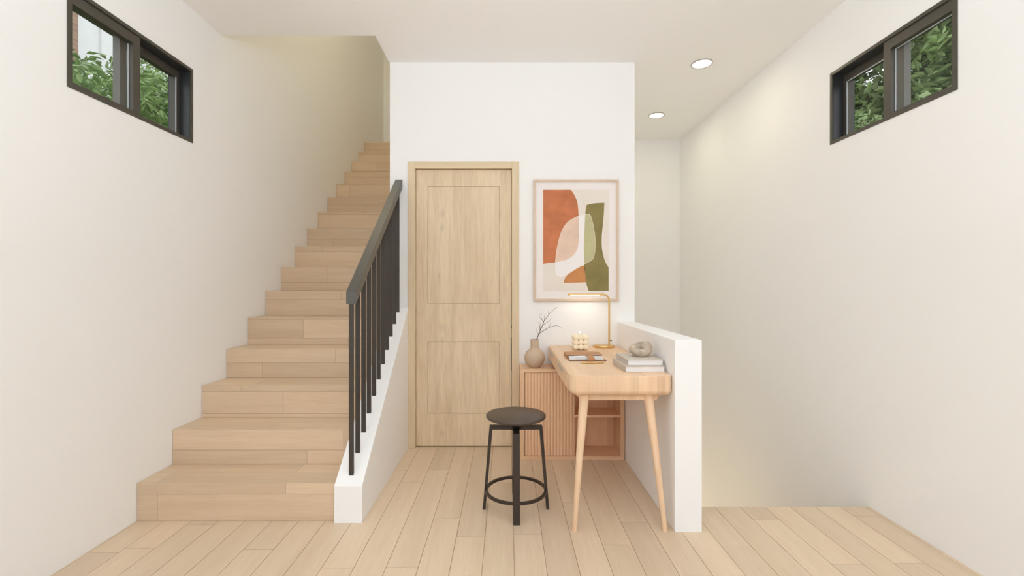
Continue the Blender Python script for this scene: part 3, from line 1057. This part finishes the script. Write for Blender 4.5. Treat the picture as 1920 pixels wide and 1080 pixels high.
tube(bm, [(sx + 0.012, 0, 0.046), (sx + 0.017, 0, 0.046)], 0.0042, n=12, mi=0)
o = obj('switch_knob', bm, M['spindle'], lp, smooth=True); o['label'] = 'small black switch knob'
area('desk_lamp_light', (0.680 - 0.133, 3.20, DT + zt - 0.012), (0, 0, 0), 0.2, 0.012, 0.17, (1.0, 0.90, 0.72))

# ------------------------------------------------------------------ notebook
nb = thing('leather_notebook', 'tan leather notebook with strap and white pages lying open-edged on the desk', 'notebook', (0.461, 2.715, DT), R(-0.6))
NW, ND = 0.216, 0.232
bm = NB()
# lower cover, spine along the left edge, and upper flap covering the far part
bx(bm, -NW / 2, NW / 2, -ND / 2, ND / 2, 0.0, 0.003, 1)
bx(bm, -NW / 2 + 0.002, NW / 2 - 0.002, -ND / 2 + 0.002, ND / 2 - 0.002, 0.003, 0.0036, 0)
obj('back_cover', bm, [M['leather'], M['leather_edge']], nb, bevel=0.0008)
bm = NB()
n = 14
va, vb = [], []
for i in range(n + 1):          # wavy upper cover
    u = i / n
    x = -NW / 2 + u * NW
    z = 0.0175 + 0.0025 * math.sin(u * math.pi)
    va.append((x, z))
prism(bm, [(x, -0.020, z) for x, z in va] + [(x, -0.020, z + 0.0028) for x, z in va[::-1]], (0, ND / 2 + 0.020, 0))
obj('front_cover', bm, M['leather'], nb)
bm = NB()
prism(bm, [(-NW / 2 - 0.002, -ND / 2, 0.0005), (-NW / 2 - 0.002, -0.02, 0.0005), (-NW / 2 - 0.002, ND / 2, 0.0005), (-NW / 2 - 0.002, ND / 2, 0.0195), (-NW / 2 - 0.002, -0.02, 0.0195)], (0.003, 0, 0))
obj('spine', bm, M['leather'], nb, bevel=0.0008)
bm = NB()
for q in range(5):              # curling page leaves, fanned towards the viewer
    front = -ND / 2 + 0.016 + 0.006 * q
    z0 = 0.0042 + q * 0.0021
    pts = []
    for i in range(13):
        u = i / 12
        x = -NW / 2 + 0.008 + u * (NW - 0.020)
        pts.append((x, z0 + (0.0010 + 0.0006 * q) * math.sin(u * math.pi) ** 1.3))
    prism(bm, [(x, front, z) for x, z in pts] + [(x, front, z + 0.0014) for x, z in pts[::-1]], (0, ND / 2 - 0.004 - front, 0))
obj('pages', bm, M['paper'], nb)
bm = NB()
sxp = [(0.00, 0.0225), (-0.050, 0.0240), (-0.085, 0.0215), (-0.1120, 0.0165), (-0.1215, 0.0105), (-0.1225, 0.004), (-0.1180, 0.0015)]
A = []
for y, z in sxp: A.append(y)
pts = [(0.004, y, z) for y, z in sxp] + [(0.004, y + 0.001, z - 0.0018) for y, z in sxp[::-1]]
prism(bm, pts, (0.036, 0, 0))
o = obj('strap', bm, M['leather'], nb, bevel=0.0006)
bm = NB(); lathe(bm, [(0, 0), (0.004, 0), (0.0035, 0.0015), (0, 0.002)], n=14, c=(0.022, -0.008, 0.0235))
obj('press_stud', bm, M['stitch'], o)

# ------------------------------------------------------------------ pen
pn = thing('ballpoint_pen', 'gold pen with silver tip lying in front of the leather notebook', 'pen', (0.4645, 2.522, DT + 0.0047), R(1.5))


def xcone(bm, prof, n=16):
    rings = []
    for x, r in prof:
        rings.append([bm.verts.new((x, r * math.cos(2 * math.pi * i / n), r * math.sin(2 * math.pi * i / n))) for i in range(n)])
    for a, b in zip(rings, rings[1:]):
        for i in range(n):
            bm.faces.new((a[i], a[(i + 1) % n], b[(i + 1) % n], b[i]))
    bm.faces.new(rings[0][::-1]); bm.faces.new(rings[-1])


bm = NB(); xcone(bm, [(-0.058, 0.0034), (-0.045, 0.0045), (0.0, 0.0047), (0.026, 0.0047)])
obj('barrel', bm, M['brass'], pn, smooth=True)
bm = NB(); xcone(bm, [(0.0285, 0.0047), (0.05, 0.0045), (0.070, 0.0038), (0.075, 0.0022)])
obj('cap', bm, M['brass'], pn, smooth=True)
bm = NB(); xcone(bm, [(-0.078, 0.0007), (-0.075, 0.0011), (-0.066, 0.0028), (-0.058, 0.0034)])
obj('tip', bm, M['pen_tip'], pn, smooth=True)
bm = NB(); xcone(bm, [(0.026, 0.0049), (0.0285, 0.0049)])
obj('ring', bm, M['pen_tip'], pn, smooth=True)


# ------------------------------------------------------------------ books and stone
def book(x0, x1, y0, y1, z, h, m, label, rz=0.0):
    t = thing('book', label, 'book', (x0, y0, z), rz, group='pale books stacked on the desk')
    W, L = x1 - x0, y1 - y0
    c = 0.0022
    bm = NB()
    bx(bm, 0, W, 0, L, 0, c); bx(bm, 0, W, 0, L, h - c, h)
    bx(bm, 0, c, 0, L, c, h - c)
    obj('cover', bm, m, t, bevel=0.0006)
    bm = NB(); bx(bm, c + 0.0005, W - 0.004, 0.003, L - 0.003, c, h - c)
    obj('page_block', bm, M['pages'], t)
    return t


book(0.587, 0.786, 2.258, 2.512, DT + 0.0003, 0.029, M['book1'], 'pale grey clothbound book, the lower of two beside the half wall', R(1.0))
book(0.6055, 0.786, 2.283, 2.522, DT + 0.0296, 0.0275, M['book2'], 'stone grey clothbound book on top of the stack, under the ring-shaped stone', R(0.8))
sn = NB()
bmesh.ops.create_uvsphere(sn, u_segments=8, v_segments=4, radius=0.001)
sn.free()
bm = NB()
NU, NV = 64, 32
R0, r0 = 0.0345, 0.0245
grid = []
for i in range(NU):
    u = 2 * math.pi * i / NU
    rowv = []
    rr = r0 * (1 + 0.12 * math.sin(u + 0.6) + 0.07 * math.sin(2 * u + 1.0) + 0.05 * math.sin(3 * u))
    RR = R0 * (1 + 0.08 * math.cos(u - 0.3))
    for j in range(NV):
        v = 2 * math.pi * j / NV
        x = (RR + rr * math.cos(v)) * math.cos(u) * 1.0
        y = (RR + rr * math.cos(v)) * math.sin(u) * 0.82
        z = rr * math.sin(v) * 1.02 + 0.004 * math.sin(2 * u + 0.5)
        rowv.append(bm.verts.new((x, y, z)))
    grid.append(rowv)
for i in range(NU):
    for j in range(NV):
        bm.faces.new((grid[i][j], grid[(i + 1) % NU][j], grid[(i + 1) % NU][(j + 1) % NV], grid[i][(j + 1) % NV]))
bmesh.ops.rotate(bm, verts=bm.verts, cent=(0, 0, 0), matrix=Matrix.Rotation(R(27), 3, 'X') @ Matrix.Rotation(R(-5), 3, 'Y'))
zmin = min(v.co.z for v in bm.verts)
bmesh.ops.translate(bm, verts=bm.verts, vec=(0, 0, -zmin))
o = obj('stone_ornament', bm, M['stone'], smooth=True, sharp=180, loc=(0.702, 2.405, DT + 0.0571))
tag(o, 'mottled grey ring-shaped stone resting on the upper book', 'stone')

# ------------------------------------------------------------------ garden outside the two windows


def leafball(bm, c, rad, n, rng, size=0.07, squash=(1, 1, 1)):
    for _ in range(n):
        d = Vector((rng.gauss(0, 1), rng.gauss(0, 1), rng.gauss(0, 1))).normalized()
        r = rad * (0.45 + 0.55 * rng.random() ** 0.6)
        p = Vector((c[0] + d.x * r * squash[0], c[1] + d.y * r * squash[1], c[2] + d.z * r * squash[2]))
        s = size * rng.uniform(0.6, 1.3)
        ax = Vector((rng.gauss(0, 1), rng.gauss(0, 1), rng.gauss(0, 0.6))).normalized()
        up_ = Vector((rng.gauss(0, 0.7), rng.gauss(0, 0.7), 1)).normalized()
        sd = ax.cross(up_).normalized(); up_ = sd.cross(ax)
        a = bm.verts.new(p - ax * s); b = bm.verts.new(p + sd * s * 0.42 + up_ * s * 0.12 - ax * s * 0.15)
        t = bm.verts.new(p + ax * s); e = bm.verts.new(p - sd * s * 0.42 + up_ * s * 0.12 - ax * s * 0.15)
        bm.faces.new((a, b, t)); bm.faces.new((a, t, e))


def shrub(name, label, base, balls, m, seed, n, size=0.07, group=None):
    rng = random.Random(seed)
    t = thing(name, label, 'tree' if 'tree' in name else 'shrub', base, group=group)
    bm = NB(); tot = sum(b[3] ** 2 for b in balls)
    for (x, y, z, r) in balls:
        leafball(bm, (x, y, z), r, int(n * r * r / tot), rng, size)
    obj('foliage', bm, m, t)
    bm = NB()
    for (x, y, z, r) in balls:
        tube(bm, [(0, 0, 0), (x * 0.15, y * 0.15, z * 0.4), (x * 0.7, y * 0.7, z * 0.8), (x, y, z)], [0.05, 0.04, 0.025, 0.01], n=8)
    obj('branches', bm, M['bark'], t, smooth=True)
    return t


shrub('garden_shrub', 'leafy green shrub close outside the left window', (-4.2, 4.8, -0.3),
      [(0.1, -0.75, 2.85, 0.75), (0.0, 0.0, 3.05, 0.8), (0.0, 0.75, 3.2, 0.8), (0.1, 1.4, 3.1, 0.8), (0, 0.3, 1.9, 0.9)], M['leaf'], 11, 13000, 0.055)
shrub('garden_tree', 'taller green tree outside the left window, behind the leafy shrub', (-6.7, 8.2, -0.3),
      [(0.1, 0.2, 3.4, 0.9), (0.0, 0.4, 4.4, 1.0), (0.0, 1.0, 5.3, 0.9), (0.0, 1.3, 4.0, 1.0), (0, 0.6, 2.2, 0.9)], M['leaf'], 12, 13000, 0.06)
shrub('garden_tree', 'dense dark green tree outside the right window', (7.4, 8.0, -0.3),
      [(0.0, -1.4, 4.2, 1.2), (0.2, 0.3, 4.2, 1.3), (0.0, -1.0, 5.6, 1.2), (0.1, 1.6, 4.4, 1.2), (0.2, 0.9, 5.8, 1.3), (0, 0.0, 2.8, 1.2), (0.0, 2.6, 5.0, 1.2), (0, -2.0, 6.6, 1.1), (0.1, 0.0, 7.0, 1.2)], M['leaf_dark'], 13, 26000, 0.11)
shrub('garden_shrub', 'bright green shrub low outside the right window', (4.4, 5.0, -0.3),
      [(0.0, -0.7, 2.55, 0.6), (0.1, 0.1, 2.75, 0.65), (0.0, 0.85, 3.05, 0.6), (0, 0.0, 1.6, 0.8)], M['leaf_dark'], 14, 9000, 0.055)
hs = thing('neighbour_house', 'white rendered neighbour house with a brown brick pillar beyond the left window', 'house', (-11.0, 9.0, -0.3))
bm = NB(); bx(bm, -3, 0, 2.56, 10.0, 0, 10.0); bx(bm, 0.0, 0.05, 3.28, 3.34, 0, 10.0)
obj('wall', bm, M['render'], hs)
bm = NB(); bx(bm, -3, 0.1, 1.4, 2.56, 0, 10.0)
obj('brick_pillar', bm, M['brick'], hs)
bm = NB(); bx(bm, -3.3, 0.5, 1.0, 10.4, 10.0, 10.3)
obj('roof', bm, M['bark'], hs)
bm = NB(); bx(bm, -30, XL - STH - 0.001, -15, 30, -0.5, -0.3); bx(bm, XR + STH + 0.001, 30, -15, 30, -0.5, -0.3)
g = struct('ground', bm, M['grass'])
